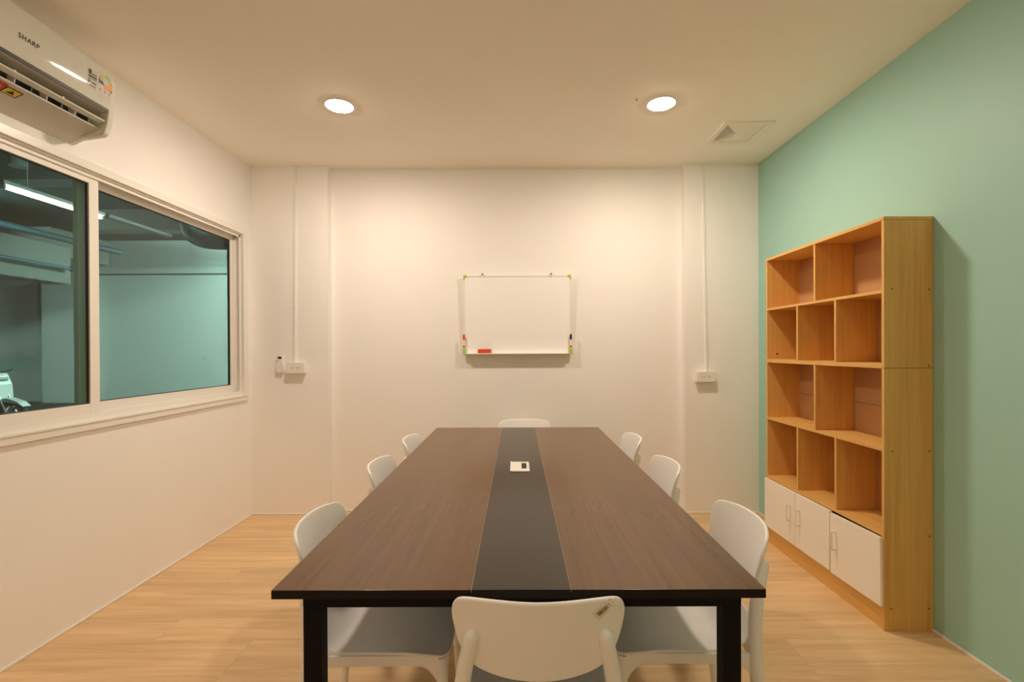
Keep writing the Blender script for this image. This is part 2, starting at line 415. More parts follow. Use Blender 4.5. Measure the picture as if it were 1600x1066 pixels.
# ------------------------------------------------------------------ the space seen through the window
OX = -17.0; OYB = -3.0; OD = 12.6; OH = 4.25
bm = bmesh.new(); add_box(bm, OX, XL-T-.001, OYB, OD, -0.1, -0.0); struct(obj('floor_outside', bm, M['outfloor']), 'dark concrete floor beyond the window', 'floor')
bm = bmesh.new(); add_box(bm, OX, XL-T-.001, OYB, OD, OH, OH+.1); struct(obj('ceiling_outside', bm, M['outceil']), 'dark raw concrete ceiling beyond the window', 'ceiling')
bm = bmesh.new(); add_box(bm, OX-.1, XL-T+.1, OD, OD+.15, 0, OH); add_box(bm, -12.25, -11.25, OD-.35, OD, 0, OH);
struct(obj('wall_outside_far', bm, M['outwall']), 'white far wall beyond the window', 'wall')
bm = bmesh.new(); add_box(bm, OX-.15, OX, OYB, OD, 0, OH); struct(obj('wall_outside_left', bm, M['outwall']), 'white side wall beyond the window', 'wall')
bm = bmesh.new(); add_box(bm, OX-.1, XL-T, OYB-.15, OYB, 0, OH); struct(obj('wall_outside_front', bm, M['outwall']), 'white near wall beyond the window', 'wall')
bm = bmesh.new(); add_box(bm, XL-T-.02, XL-T+.08, D2+.21, OD, 0, OH); add_box(bm, XL-T-.02, XL-T, OYB, D2+.21, H+.1, OH)
struct(obj('wall_outside_right', bm, M['outwall']), 'white wall closing the space beyond the window', 'wall')
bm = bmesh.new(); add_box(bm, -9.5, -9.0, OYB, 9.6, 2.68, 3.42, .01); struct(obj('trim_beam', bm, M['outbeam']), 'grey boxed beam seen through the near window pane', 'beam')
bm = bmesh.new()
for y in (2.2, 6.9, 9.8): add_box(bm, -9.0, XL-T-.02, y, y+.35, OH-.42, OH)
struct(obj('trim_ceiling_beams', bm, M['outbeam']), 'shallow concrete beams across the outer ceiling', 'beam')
bm = bmesh.new()
add_prism(bm, [(-16.9, .9), (-12.3, 2.75), (-9.6, 3.35), (-9.6, 3.9), (-16.9, 3.9)], 9.8, 11.2, 'y')
struct(obj('trim_stair_soffit', bm, M['outbeam']), 'sloping grey soffit under the stairs beyond the window', 'soffit')
bm = bmesh.new(); add_box(bm, -11.25, XL-T-.03, OD-.03, OD, 3.335, 3.375)
tag(obj('wall_conduit', bm, M['greypipe']), 'thin grey conduit line across the white wall beyond the window', 'conduit')
bm = bmesh.new(); add_box(bm, -6.15, -5.0, 9.9, 10.3, 2.95+.6, OH-.43)
tag(obj('air_handling_box', bm, M['outbeam']), 'grey box under the ceiling seen through the far window pane', 'duct box')
# pipes
bm = bmesh.new(); add_tube(bm, spline([(-6.22, 9.0, 4.2), (-6.22, 9.0, 3.75), (-6.12, 9.0, 3.5), (-5.8, 9.0, 3.38), (-5.2, 9.0, 3.36), (-4.6, 9.0, 3.36), (-3.2, 9.0, 3.36)], 6, False), 0.13, 20)
add_tube(bm, [(-5.25, 9, 3.36), (-5.15, 9, 3.36)], .15, 20)
tag(obj('drain_pipe', bm, M['bluepipe'], smooth=True), 'fat blue drain pipe with an elbow behind the far window pane', 'pipe')
bm = bmesh.new(); add_tube(bm, [(-7.0, -1, 3.07), (-7.0, 8.4, 3.07)], .05, 12)
tag(obj('water_pipe', bm, M['bluepipe'], smooth=True), 'blue pipe running above the grey beam beyond the near pane', 'pipe')
bm = bmesh.new(); add_tube(bm, [(-8.8, -1, 2.955), (-8.8, 9.4, 2.955)], .03, 12); add_tube(bm, [(-8.8, 9.38, 2.955), (-8.8, 9.5, 2.955)], .05, 12); 
tag(obj('water_pipe', bm, M['bluepipe'], smooth=True), 'thin blue pipe with an end cap in front of the grey beam', 'pipe')
bm = bmesh.new(); add_tube(bm, [(-4.9, 1.0, 3.31), (-4.9, 6.2, 3.31)], .018, 10); add_tube(bm, [(-4.9, 6.0, 3.31), (-4.9, 6.0, OH)], .012, 8)
tag(obj('blue_conduit', bm, M['bluepipe'], smooth=True), 'slim blue pipe above the fluorescent tube beyond the window', 'pipe')
bm = bmesh.new(); add_tube(bm, [(-6.7, 6.4, 3.82), (-6.7, 6.4, 4.02)], .10, 20); add_tube(bm, [(-6.7, 6.4, 4.0), (-6.7, 6.4, OH)], .04, 14)
tag(obj('pipe_stub', bm, M['greypipe'], smooth=True), 'short dark blue capped pipe hanging from the outer ceiling', 'pipe')
# fluorescent battens: one seen, the others added unseen to light the space
def batten(x, y0, y1, z, label, tm='tube_added'):
    t = thing('fluorescent_lamp', label, 'lamp', (x, (y0+y1)/2, z), group='fluorescent battens beyond the window')
    h = (y1-y0)/2
    bm = bmesh.new(); add_box(bm, -.03, .03, -h-.03, h+.03, .03, .075, .004); add_box(bm, -.018, .018, -h-.02, -h+.01, -.018, .035, .003); add_box(bm, -.018, .018, h-.01, h+.02, -.018, .035, .003)
    for yy in (-h*.6, h*.6): add_tube(bm, [(0, yy, .07), (0, yy, OH-z)], .006, 8)
    obj('housing', bm, M['wplastic'], t)
    bm = bmesh.new(); add_tube(bm, [(0, -h+.01, 0), (0, h-.01, 0)], .015, 14); obj('tube', bm, M[tm], t, smooth=True)
batten(-5.6, 5.2, 6.42, 3.13, 'lit fluorescent tube seen through the near window pane', 'tube')
batten(-3.7, 9.4, 10.6, 3.6, 'added unseen fill tube behind the back wall')
batten(-4.5, 9.4, 10.6, 3.6, 'added unseen fill tube second from the outer side wall')
batten(-5.3, 10.6, 11.8, 3.6, 'added unseen fill tube farthest from the outer side wall')
batten(-10.5, 7.4, 8.6, 3.55, 'added unseen fill tube behind the grey boxed beam')
batten(-2.9, 9.4, 10.6, 3.6, 'added unseen fill tube nearest the outer side wall')
# lamp trunking carrying on towards the far wall
bm = bmesh.new(); add_box(bm, -5.64, -5.56, 6.5, 7.7, 3.16, 3.205)
for y in (6.7, 7.5): add_tube(bm, [(-5.6, y, 3.2), (-5.6, y, OH)], .006, 8)
tag(obj('cable_trunking', bm, M['greypipe']), 'grey trunking running on from the fluorescent tube', 'trunking')
# parked scooter
sc = thing('motor_scooter', 'white motor scooter parked beyond the near window pane', 'scooter', (-9.05, 7.9, 0))
def wheel(x, nm):
    bm = bmesh.new()
    R_, r_ = .215, .045
    for i in range(32):
        a0, a1 = 2*PI*i/32, 2*PI*(i+1)/32
    rings = []
    for i in range(32):
        a = 2*PI*i/32
        rings.append([bm.verts.new((x+(R_+r_*math.cos(b*PI/5))*math.cos(a), r_*1.1*math.sin(b*PI/5), .26+(R_+r_*math.cos(b*PI/5))*math.sin(a))) for b in range(10)])
    for i in range(32):
        for b in range(10): bm.faces.new((rings[i][b], rings[(i+1) % 32][b], rings[(i+1) % 32][(b+1) % 10], rings[i][(b+1) % 10]))
    wv = obj('wheel', bm, M['tyre'], sc, smooth=True)
    bm = bmesh.new(); add_tube(bm, [(x, -.03, .26), (x, .03, .26)], .05, 16)
    for k in range(5):
        a = 2*PI*k/5; add_tube(bm, [(x, 0, .26), (x+.19*math.cos(a), 0, .26+.19*math.sin(a))], .014, 8)
    obj('hub', bm, M['chrome'], wv)
wheel(.65, 'f'); wheel(-.62, 'r')
bm = bmesh.new()
add_shell(bm, spline([(.46, .50), (.56, .60), (.50, .80), (.42, .95), (.30, .97), (.28, .80), (.30, .60), (.22, .36), (-.1, .27), (-.3, .30), (-.75, .62), (-.82, .72), (-.2, .70), (-.05, .40), (.2, .40), (.30, .42)], 4),
          lambda a, b: Vector((a, .0, b)), .26, 2, centre=Vector((0.0, .33)))
bm.free(); bm = bmesh.new()
add_prism(bm, [(.40, .30), (.52, .55), (.50, .78), (.42, .97), (.33, .97), (.33, .75), (.26, .42), (.30, .30)], -.16, .16, 'y')
add_prism(bm, [(.33, .26), (.30, .38), (-.12, .38), (-.22, .68), (-.85, .74), (-.90, .66), (-.55, .50), (-.25, .26)], -.14, .14, 'y')
obj('fairing', bm, M['bikew'], sc, bevel=.03)
bm = bmesh.new(); add_prism(bm, [(.38, .44), (.45, .54), (.62, .56), (.80, .50), (.90, .42), (.80, .46), (.62, .50), (.46, .47)], -.07, .07, 'y'); obj('front_fender', bm, M['bikew'], sc)
bm = bmesh.new(); add_tube(bm, [(.65, .075, .26), (.50, .075, .60), (.42, .05, .95)], .02, 10); add_tube(bm, [(.65, -.075, .26), (.50, -.075, .60), (.42, -.05, .95)], .02, 10); obj('fork', bm, M['chrome'], sc, smooth=True)
bm = bmesh.new(); add_tube(bm, [(.28, -.34, 1.02), (.36, -.2, 1.0), (.38, 0, .97), (.36, .2, 1.0), (.28, .34, 1.02)], .016, 10); obj('handlebar', bm, M['black'], sc, smooth=True)
bm = bmesh.new(); add_box(bm, -.80, -.12, -.13, .13, .72, .80, .03); obj('seat', bm, M['black'], sc, smooth=True)
bm = bmesh.new(); add_box(bm, .42, .50, -.09, .09, .84, .93, .02); obj('headlight', bm, M['chrome'], sc, smooth=True)
bm = bmesh.new(); add_tube(bm, [(-.2, -.12, .3), (-.28, -.2, .0)], .012, 8); obj('kickstand', bm, M['black'], sc)

# ------------------------------------------------------------------ downlights, vent, ceiling stud
def downlight(x, y, m, label):
    t = thing('ceiling_downlight', label, 'ceiling light', (x, y, H), group='round ceiling downlights')
    bm = bmesh.new()
    n = 48; prof = [(.0915, 0), (.0915, -.0025), (.089, -.004), (.081, -.004), (.079, -.0015)]
    rg = [[bm.verts.new((r*math.cos(2*PI*k/n), r*math.sin(2*PI*k/n), z)) for k in range(n)] for r, z in prof]
    for i in range(len(rg)-1):
        for k in range(n): bm.faces.new((rg[i][k], rg[i][(k+1) % n], rg[i+1][(k+1) % n], rg[i+1][k]))
    obj('lamp_ring', bm, M['lampring'], t, smooth=True)
    bm = bmesh.new(); 
    dr = [[bm.verts.new((  .080*q*math.cos(2*PI*k/n), .080*q*math.sin(2*PI*k/n), -.002-.009*(1-q*q))) for k in range(n)] for q in (1, .93, .8, .6, .35)]
    for i in range(4):
        for k in range(n): bm.faces.new((dr[i][k], dr[i+1][k], dr[i+1][(k+1) % n], dr[i][(k+1) % n]))
    bm.faces.new(dr[4][::-1]); bmesh.ops.recalc_face_normals(bm, faces=bm.faces[:])
    me = bpy.data.meshes.new('diffuser'); bm.to_mesh(me); bm.free(); me.materials.append(m)
    d = bpy.data.objects.new('diffuser', me); COL.objects.link(d); d.parent = t
    return t
downlight(-1.073, 2.90, M['lamp'], 'round lit ceiling downlight on the side of the window')
downlight(0.882, 2.90, M['lamp'], 'round lit ceiling downlight beside the square air vent')
downlight(-1.073, 0.80, M['lamp2'], 'round lit ceiling downlight above the viewer on the window side')
downlight(0.882, 0.80, M['lamp2'], 'round lit ceiling downlight above the viewer on the bookshelf side')

M['vent'] = mat('cream_vent_plastic', (0.86, 0.82, 0.74), 0.4)
vt = thing('ceiling_vent', 'square cream exhaust vent with a louvred grille in the ceiling', 'air vent', (1.530, 3.295, H))
bm = bmesh.new()
s1, s2, s3 = .168, .128, .030
def sq(s, z): return [bm.verts.new((sx*s, sy*s, z)) for sx, sy in ((-1, -1), (1, -1), (1, 1), (-1, 1))]
A = sq(s1, 0); B = sq(s1, -.010); C_ = sq(s1-.004, -.012); E_ = sq(s2, -.006); F_ = sq(s2-.002, .0)
for P, Q in ((A, B), (B, C_), (C_, E_), (E_, F_)):
    for k in range(4): bm.faces.new((P[k], P[(k+1) % 4], Q[(k+1) % 4], Q[k]))
obj('vent_frame', bm, M['vent'], vt)
# four sloping faces to a small centre, the near-window one is slotted
bm = bmesh.new(); G_ = sq(s2-.002, -.003); K_ = sq(s3, -.020)
for k in (0, 1, 2): bm.faces.new((G_[k], G_[(k+1) % 4], K_[(k+1) % 4], K_[k]))
bm.faces.new(K_)
obj('vent_cover', bm, M['vent'], vt)
bm = bmesh.new()
ns = 12
for i in range(ns):
    t0 = (i+.0)/ns; t1 = (i+.55)/ns
    def pt(t, s):
        x = -(s2-.002)*(1-t) - s3*t; hy = (s2-.002)*(1-t)+s3*t; z = -.003*(1-t)-.020*t
        return (x, s*hy, z)
    bm.faces.new([bm.verts.new(p) for p in (pt(t0, -1), pt(t0, 1), pt(t1, 1), pt(t1, -1))])
for i in range(9):
    v = -1+2*(i+.5)/9
    p0 = Vector((-(s2-.002), v*(s2-.002), -.004)); p1 = Vector((-s3, v*s3, -.021))
    add_tube(bm, [p0, p1], .0022, 4)
obj('vent_slats', bm, M['vent'], vt)
bm = bmesh.new(); q = [bm.verts.new(p) for p in ((-(s2-.002), -(s2-.002), -.0012), (-(s2-.002), s2-.002, -.0012), (-s3, s3, -.0012), (-s3, -s3, -.0012))]; bm.faces.new(q)
obj('vent_opening', bm, M['dark'], vt)
bm = bmesh.new(); add_tube(bm, [(.718, 2.84, H), (.718, 2.84, H-.012)], .005, 10)
tag(obj('ceiling_stud', bm, M['hook'], smooth=True), 'tiny brass stud in the ceiling beside the downlight near the vent', 'stud')

# ------------------------------------------------------------------ conference table
TX, TY0, TY1, TZ = 0.0, 1.153, 3.547, 0.75
tb = thing('conference_table', 'long dark brown conference table with a black centre strip and black legs', 'table', (TX, (TY0+TY1)/2, 0))
TO = (TX, (TY0+TY1)/2, 0)
S0, S1 = -.113, .128
def tbx(name, x0, x1, y0, y1, z0, z1, m, bev=0.001, parent=tb): return box(name, x0, x1, y0, y1, z0, z1, m, parent, bev, TO)
for x0, x1 in ((-.6, S0-.0008), (S1+.0008, .6)):
    bm = bmesh.new(); fs = add_box(bm, x0-TO[0], x1-TO[0], TY0-TO[1], TY1-TO[1], TZ-.022, TZ, .0012); bmesh.ops.recalc_face_normals(bm, faces=bm.faces[:])
    for f in bm.faces: f.material_index = 0 if f.normal.z > .5 else 1
    obj('tabletop_panel', bm, [M['tabletop'], M['edge']], tb, smooth=True)
bm = bmesh.new(); add_box(bm, S0-TO[0], S1-TO[0], TY0-TO[1], TY1-TO[1], TZ-.022, TZ, .0012)
bmesh.ops.recalc_face_normals(bm, faces=bm.faces[:])
for f in bm.faces: f.material_index = 0 if f.normal.z > .5 else 1
o = obj('centre_strip', bm, [M['strip'], M['edge']], tb, smooth=True)
for x in (S0-.0004, S1+.0004): tbx('joint_highlight', x-.0009, x+.0009, TY0+.0005, TY1-.0005, TZ-.006, TZ+.0002, M['joint_glint'], 0)  # pale inlay stands in for light catching the panel edges
o['label'] = 'black laminate strip down the middle'
LX0, LX1 = -.541, .559
bm = bmesh.new()
for (x0, x1, y0, y1) in ((LX0, LX1, TY0+.04, TY0+.085), (LX0, LX1, TY1-.085, TY1-.04), (LX0, LX0+.045, TY0+.085, TY1-.085), (LX1-.045, LX1, TY0+.085, TY1-.085), (LX0+.045, LX1-.045, (TY0+TY1)/2-.02, (TY0+TY1)/2+.02)):
    add_box(bm, x0-TO[0], x1-TO[0], y0-TO[1], y1-TO[1], TZ-.064, TZ-.0225, .002)
obj('steel_frame', bm, M['blackmetal'], tb, smooth=True)
for x in (LX0, LX1-.045):
    for y in (TY0+.04, TY1-.085): tbx('leg', x, x+.045, y, y+.045, 0.0, TZ-.064, M['blackmetal'], .003)
# flip-up power outlet
cx_, y0_, y1_ = .011, 2.262, 2.452
bm = bmesh.new()
x0_, x1_ = cx_-.047, cx_+.047
def tl(x0, x1, y0, y1, z0, z1, b=.0015): add_box(bm, x0-TO[0], x1-TO[0], y0-TO[1], y1-TO[1], z0, z1, b)
hx0, hx1, hy0, hy1 = cx_+.009, cx_+.033, y0_+.05, y1_-.025
tl(x0_, hx0, y0_, y1_, TZ, TZ+.004); tl(hx1, x1_, y0_, y1_, TZ, TZ+.004); tl(hx0, hx1, y0_, hy0, TZ, TZ+.004); tl(hx0, hx1, hy1, y1_, TZ, TZ+.004)
tl(x0_, x0_+.006, y0_, y1_, TZ+.004, TZ+.006, .001)
so = obj('power_outlet', bm, M['wplastic'], tb, smooth=True); so['label'] = 'white outlet plate with an open dark slot'
bm = bmesh.new(); tl(hx0, hx1, hy0, hy1, TZ+.0003, TZ+.0012, 0); obj('outlet_slot', bm, M['dark'], so)
bm = bmesh.new(); tl(x0_+.012, hx0-.004, y0_+.012, y1_-.012, TZ+.004, TZ+.0052, .0005); obj('outlet_cover', bm, M['wplastic'], so)

# ------------------------------------------------------------------ chair
def make_chair():
    t = thing('plastic_chair', 'x', 'chair')
    # backrest
    half = [(0, .572), (.07, .576), (.13, .588), (.165, .607), (.186, .648), (.197, .695), (.200, .730), (.192, .757), (.170, .7710), (.10, .7785)]
    pts = [Vector(p) for p in half] + [Vector((0, .7795))] + [Vector((-a, b)) for a, b in half[:0:-1]]
    ol = spline(pts, 5)
    def sb(a, b):
        u = (b-.575)/.205
        return Vector((a, -.222 - .045*u - .008*u*u + .055*(a/.2)**2, b))
    bm = bmesh.new(); add_shell(bm, ol, sb, .011, 7, centre=Vector((0, .68))); obj('backrest', bm, M['plastic'], t, smooth=True)
    # seat
    hs = [(0, -.213), (.09, -.211), (.145, -.203), (.172, -.182), (.182, -.13), (.192, 0), (.204, .12), (.206, .18), (.192, .213), (.15, .226), (.08, .230)]
    pts = [Vector(p) for p in hs] + [Vector((0, .231))] + [Vector((-a, b)) for a, b in hs[:0:-1]]
    ol = spline(pts, 4)
    def ss_(a, b):
        z = .428 - .013*math.exp(-((b+.02)/.16)**2)*(1-min(1, abs(a)/.2)**2)
        if b < -.11: z += .075*min(1.1, ((-.11-b)/.10))**1.8
        if b > .16: z -= .9*(b-.16)**2*2
        z += .010*(abs(a)/.2)**4*(1 if b < .1 else max(0, 1-(b-.1)/.12))
        return Vector((a, b, z))
    bm = bmesh.new(); add_shell(bm, ol, ss_, .010, 10, centre=Vector((0, 0))); obj('seat', bm, M['plastic'], t, smooth=True)
    # rails under the seat, arched into the legs
    bm = bmesh.new()
    def rail(p0, p1, zt, th=.014):
        p0 = Vector(p0); p1 = Vector(p1); d = p1-p0; ln = d.length; d.normalize(); nn = Vector((-d.y, d.x, 0))*th/2
        top = []; n = 24
        for i in range(n+1):
            u = i/n; e = min(u, 1-u)*ln
            drop = .030 + .055*max(0, 1-e/.06)**2.2
            c = p0 + d*(u*ln)
            top.append((c, zt, zt-drop))
        prev = None
        for c, a, b in top:
            q = [bm.verts.new((c.x+nn.x*s, c.y+nn.y*s, z)) for s, z in ((1, a), (-1, a), (-1, b), (1, b))]
            if prev:
                for k in range(4): bm.faces.new((prev[k], prev[(k+1) % 4], q[(k+1) % 4], q[k]))
            else: bm.faces.new(q)
            prev = q
        bm.faces.new(prev[::-1])
    rail((-.185, -.185, 0), (-.194, .195, 0), .430); rail((.185, -.185, 0), (.194, .195, 0), .430)
    rail((-.17, .212, 0), (.17, .212, 0), .422); rail((-.175, -.189, 0), (.175, -.189, 0), .436)
    obj('seat_rail', bm, M['plastic'], t, smooth=True)
    for s in (-1, 1):
        bm = bmesh.new(); add_tube(bm, spline([(s*.205, .225, 0), (s*.196, .215, .2), (s*.186, .203, .36), (s*.182, .198, .417)], 4, False), [.013+.006*i/12 for i in range(13)], 16)
        obj('leg', bm, M['plastic'], t, smooth=True)
        bm = bmesh.new()
        P = spline([(s*.203, -.222, 0), (s*.197, -.202, .22), (s*.189, -.188, .42), (s*.176, -.196, .56), (s*.153, -.2265, .676)], 5, False)
        r = [.013+.0065*min(1, i/8) - .002*max(0, (i-14)/6) for i in range(len(P))]
        add_tube(bm, P, r, 18, round_end=True)
        obj('leg', bm, M['plastic'], t, smooth=True)
    return t
chair = make_chair()
seats = [   # x, y, facing angle (0 = faces +y), label
    (.046, 1.312, 0.0, 'white plastic chair at the near end of the table with a sticker on its backrest'),
    (.055, 3.513, PI, 'white plastic chair at the far end of the table by the whiteboard wall'),
    (-.437, 1.595, -PI/2+.035, 'nearest white plastic chair along the window side of the table'),
    (-.452, 2.365, -PI/2, 'middle white plastic chair along the window side of the table'),
    (-.440, 3.010, -PI/2, 'farthest white plastic chair along the window side of the table'),
    (.520, 1.605, PI/2-.035, 'nearest white plastic chair along the bookshelf side of the table'),
    (.503, 2.345, PI/2, 'middle white plastic chair along the bookshelf side of the table'),
    (.500, 3.030, PI/2, 'farthest white plastic chair along the bookshelf side of the table')]
for i, (x, y, a, lab) in enumerate(seats):
    c = chair if i == 0 else copy_tree(chair)
    c.location = (x, y, 0); c.rotation_euler = (0, 0, a); c['label'] = lab; c['group'] = 'white plastic chairs round the conference table'
# sticker on the near chair's backrest
def stick_pt(a, b, off):
    u = (b-.575)/.205
    return Vector((a, -.222 - .045*u - .008*u*u + .055*(a/.2)**2 - .0058 - off, b))
bm = bmesh.new()
ang = math.radians(38); cs, sn = math.cos(ang), math.sin(ang)
def srect(x0, x1, y0, y1, off, mi, nx=4):
    for i in range(nx):
        a0 = x0+(x1-x0)*i/nx; a1 = x0+(x1-x0)*(i+1)/nx
        f = bm.faces.new([bm.verts.new(stick_pt(.147+p*cs-q*sn, .748+p*sn+q*cs, off)) for p, q in ((a0, y0), (a1, y0), (a1, y1), (a0, y1))]); f.material_index = mi
srect(-.026, .026, -.015, .013, .0003, 0, 8)
x = -.018
while x < .011:
    wd = random.choice((.0008, .0013, .002)); srect(x, x+wd, -.0065, .0055, .0006, 1, 1); x += wd + random.choice((.0007, .0011))
srect(.0145, .0155, -.008, .006, .0006, 1, 1)
st = obj('sticker', bm, [M['paper'], M['ink']], chair); st['label'] = 'small slanted paper sticker with a dark bar print'

# ------------------------------------------------------------------ bookshelf
BX0, BX1, BY0, BY1, BH = 1.719, 1.9485, 2.239, 3.2976, 1.9465
bk = thing('bookshelf', 'tall oak bookshelf with open cubbies and white doors against the mint wall', 'bookshelf', (BX0, (BY0+BY1)/2, 0))
BO = (BX0, (BY0+BY1)/2, 0)
def bb(name, x0, x1, y0, y1, z0, z1, m, bev=.0012, parent=bk): return box(name, x0, x1, y0, y1, z0, z1, m, parent, bev, BO)
th = .016
bb('top_panel', BX0-.002, BX1, BY0-.001, BY1+.001, BH-th, BH, M['oakh'])
near_low = bb('side_panel', BX0, BX1, BY0, BY0+th, 0, 1.2355, M['oak'])
near_up = bb('side_panel', BX0, BX1, BY0, BY0+th, 1.2375, BH-th-.0005, M['oak'])
bb('side_panel', BX0, BX1, BY1-th, BY1, 0, 1.2355, M['oak']); far_up = bb('side_panel', BX0, BX1, BY1-th, BY1, 1.2375, BH-th-.0005, M['oak'])
XI = BX1-.008
Z1, Z2, Z3, Z4 = 1.597, 1.245, .851, .450       # centres of the shelf boards
for z, t2 in ((Z1, .0075), (Z2, .011), (Z3, .0075), (Z4, .008)):
    bb('shelf_board', BX0+.0005, XI, BY0+th+.0002, BY1-th-.0002, z-t2, z+t2, M['oakh'])
bb('shelf_board', BX0+.018, XI, BY0+th+.0002, BY1-th-.0002, .105, .120, M['oakh'])
def divider(y, z0, z1): bb('divider', BX0+.001, XI, y-th/2, y+th/2, z0, z1, M['oak'])
ym, ya, yb = (BY0+BY1)/2, 2.585, 2.935
divider(ym-.005, Z1+.008, BH-th-.0005); divider(ym-.005, Z3+.008, Z2-.0115)
for y in (ya, yb):
    divider(y, Z2+.0115, Z1-.008); divider(y, Z4+.0085, Z3-.008)
bb('back_panel', XI, XI+.004, BY0+th, BY1-th, .02, 1.02, M['backing']); bb('back_panel', XI, XI+.004, BY0+th, BY1-th, 1.022, BH-th-.001, M['backing'])
bb('kickboard', BX0+.004, BX0+.02, BY0+th+.0002, BY1-th-.0002, 0, .119, M['oakh'])
def door(y0, y1, z0, z1, hy, ang=0.0, dz=0.0):
    d = bb('door', BX0-.0145, BX0+.0, y0, y1, z0, z1, M['doorw'], .0015)
    bm = bmesh.new(); x = BX0-.0145; zc = (z0+z1)/2+.028
    add_tube(bm, spline([(x+.002-BO[0], hy-BO[1], zc-.048), (x-.018-BO[0], hy-BO[1], zc-.048), (x-.024-BO[0], hy-BO[1], zc-.042), (x-.024-BO[0], hy-BO[1], zc+.042), (x-.018-BO[0], hy-BO[1], zc+.048), (x+.002-BO[0], hy-BO[1], zc+.048)], 4, False), .0052, 10)
    h = obj('handle', bm, M['wplastic'], d, smooth=True)
    if ang:
        c = Vector((0, (y0-BO[1]), z1)); d.matrix_local = Matrix.Translation(c + Vector((0, 0, dz))) @ Matrix.Rotation(ang, 4, 'X') @ Matrix.Translation(-c)
for y0, y1, hy in ((2.938, BY1-.003, 2.985), (2.612, 2.935, 2.885)): door(y0, y1, .112, Z4-.010, hy)
door(BY0+.010, 2.608, .115, Z4-.010, 2.560, ang=-math.radians(0.9), dz=-.002)
# screw covers on the near end
for (x, z) in ((1.757, 1.608), (1.93, 1.604), (1.928, 1.247), (1.757, .846), (1.93, .846), (1.93, .446), (1.750, .106), (1.928, .106)):
    bm = bmesh.new(); add_tube(bm, [(x-BO[0], BY0-.0006-BO[1], z), (x-BO[0], BY0+.002-BO[1], z)], .0042, 12)
    obj('screw_cap', bm, M['screw'], bk)
bm = bmesh.new(); add_tube(bm, [(1.787-BO[0], BY1-th-.0006-BO[1], 1.292), (1.787-BO[0], BY1-th+.001-BO[1], 1.292)], .0065, 12); obj('screw_hole', bm, M['dark'], bk)

# ------------------------------------------------------------------ whiteboard
wbx, wby = -.013, D2
WB0, WB1, WT_, WBm = -.434, .440, 1.934, 1.296
wb = thing('whiteboard', 'small framed whiteboard with green corners hanging on the back wall', 'whiteboard', (0, D2-.008, WBm))
tilt = 0.018/.64
def wy(z, off): return -(.012 + tilt*(z-WBm)) - off       # local y of the board's front at height z
def wbox(name, x0, x1, z0, z1, f, b, m, bev=.002, parent=wb):
    """box following the board's tilt: front at f, back at b (distances in front of the back plane)"""
    bm = bmesh.new(); fs = add_box(bm, x0, x1, -f, -b, z0-WBm, z1-WBm, bev)
    for v in bm.verts: v.co.y -= tilt*v.co.z
    return obj(name, bm, m, parent, smooth=True)
wbox('writing_surface', WB0+.006, WB1-.006, WBm+.006, WT_-.006, .014, .004, M['board'], .001)
bm = bmesh.new()
for (x0, x1, z0, z1) in ((WB0, WB1, 0, .010), (WB0, WB1, WT_-WBm-.010, WT_-WBm), (WB0, WB0+.010, .01, WT_-WBm-.01), (WB1-.010, WB1, .01, WT_-WBm-.01)):
    add_box(bm, x0, x1, -.017, -.001, z0, z1, .002)
for v in bm.verts: v.co.y -= tilt*v.co.z
obj('frame', bm, M['wplastic'], wb, smooth=True)
for sx in (-1, 1):
    x = WB0-.003 if sx < 0 else WB1+.003
    bm = bmesh.new()
    add_box(bm, min(x, x-sx*.030), max(x, x-sx*.030), -.021, -.0005, WT_-WBm-.012, WT_-WBm+.004, .003)
    add_box(bm, min(x, x-sx*.012), max(x, x-sx*.012), -.0215, -.0005, WT_-WBm-.032, WT_-WBm+.0035, .003)
    for v in bm.verts: v.co.y -= tilt*v.co.z
    obj('corner_cap', bm, M['lime'], wb, smooth=True)
    xb = (WB0+.004) if sx < 0 else (WB1-.004)
    wbox('pen_holder', xb-.013, xb+.013, WBm-.006, WBm+.042, .046, .016, M['lime'], .005)
o = wbox('pen_tray', WB0+.018, WB1-.018, WBm-.004, WBm+.004, .066, .012, M['wplastic'], .002)
for x in (-.283, .284):
    bm = bmesh.new(); add_tube(bm, spline([(x, -.052, WT_-WBm-.002), (x, -.05, WT_-WBm+.012), (x, -.02, WT_-WBm+.020), (x, .008, WT_-WBm+.022)], 4, False), .003, 10)
    add_tube(bm, [(x, -.006, WT_-WBm+.018), (x, .0079, WT_-WBm+.018)], .007, 12)
    obj('hook', bm, M['hook'], wb, smooth=True)
def marker(x, capm, label):
    t = thing('marker_pen', label, 'marker', (x, D2-.008-.036, WBm+.0445), group='markers on the whiteboard')
    t.rotation_euler = (.04, 0, 0)
    bm = bmesh.new(); add_tube(bm, [(0, 0, 0), (0, 0, .07)], .0082, 14); obj('barrel', bm, M['wplastic'], t, smooth=True)
    bm = bmesh.new(); add_tube(bm, [(0, 0, .070), (0, 0, .108), (0, 0, .113)], [.0092, .0092, .007], 14); obj('pen_cap', bm, capm, t, smooth=True)
    bm = bmesh.new(); add_tube(bm, [(0, 0, .004), (0, 0, .022)], .0086, 14); obj('colour_band', bm, M['red'], t, smooth=True)
marker(WB0+.002, M['red'], 'red-capped marker pen standing at the lower corner of the whiteboard')
marker(WB1-.002, M['black'], 'black-capped marker pen standing at the lower corner of the whiteboard')
er = thing('board_eraser', 'orange red felt eraser standing on the whiteboard tray', 'eraser', (-.265, D2-.008-.036, WBm+.0045))
bm = bmesh.new(); add_box(bm, -.054, .054, -.012, .006, 0, .034, .003); obj('eraser_body', bm, M['red'], er, smooth=True)
bm = bmesh.new(); add_box(bm, -.052, .052, .006, .013, .001, .033, .002); obj('felt_pad', bm, M['greyink'], er, smooth=True)

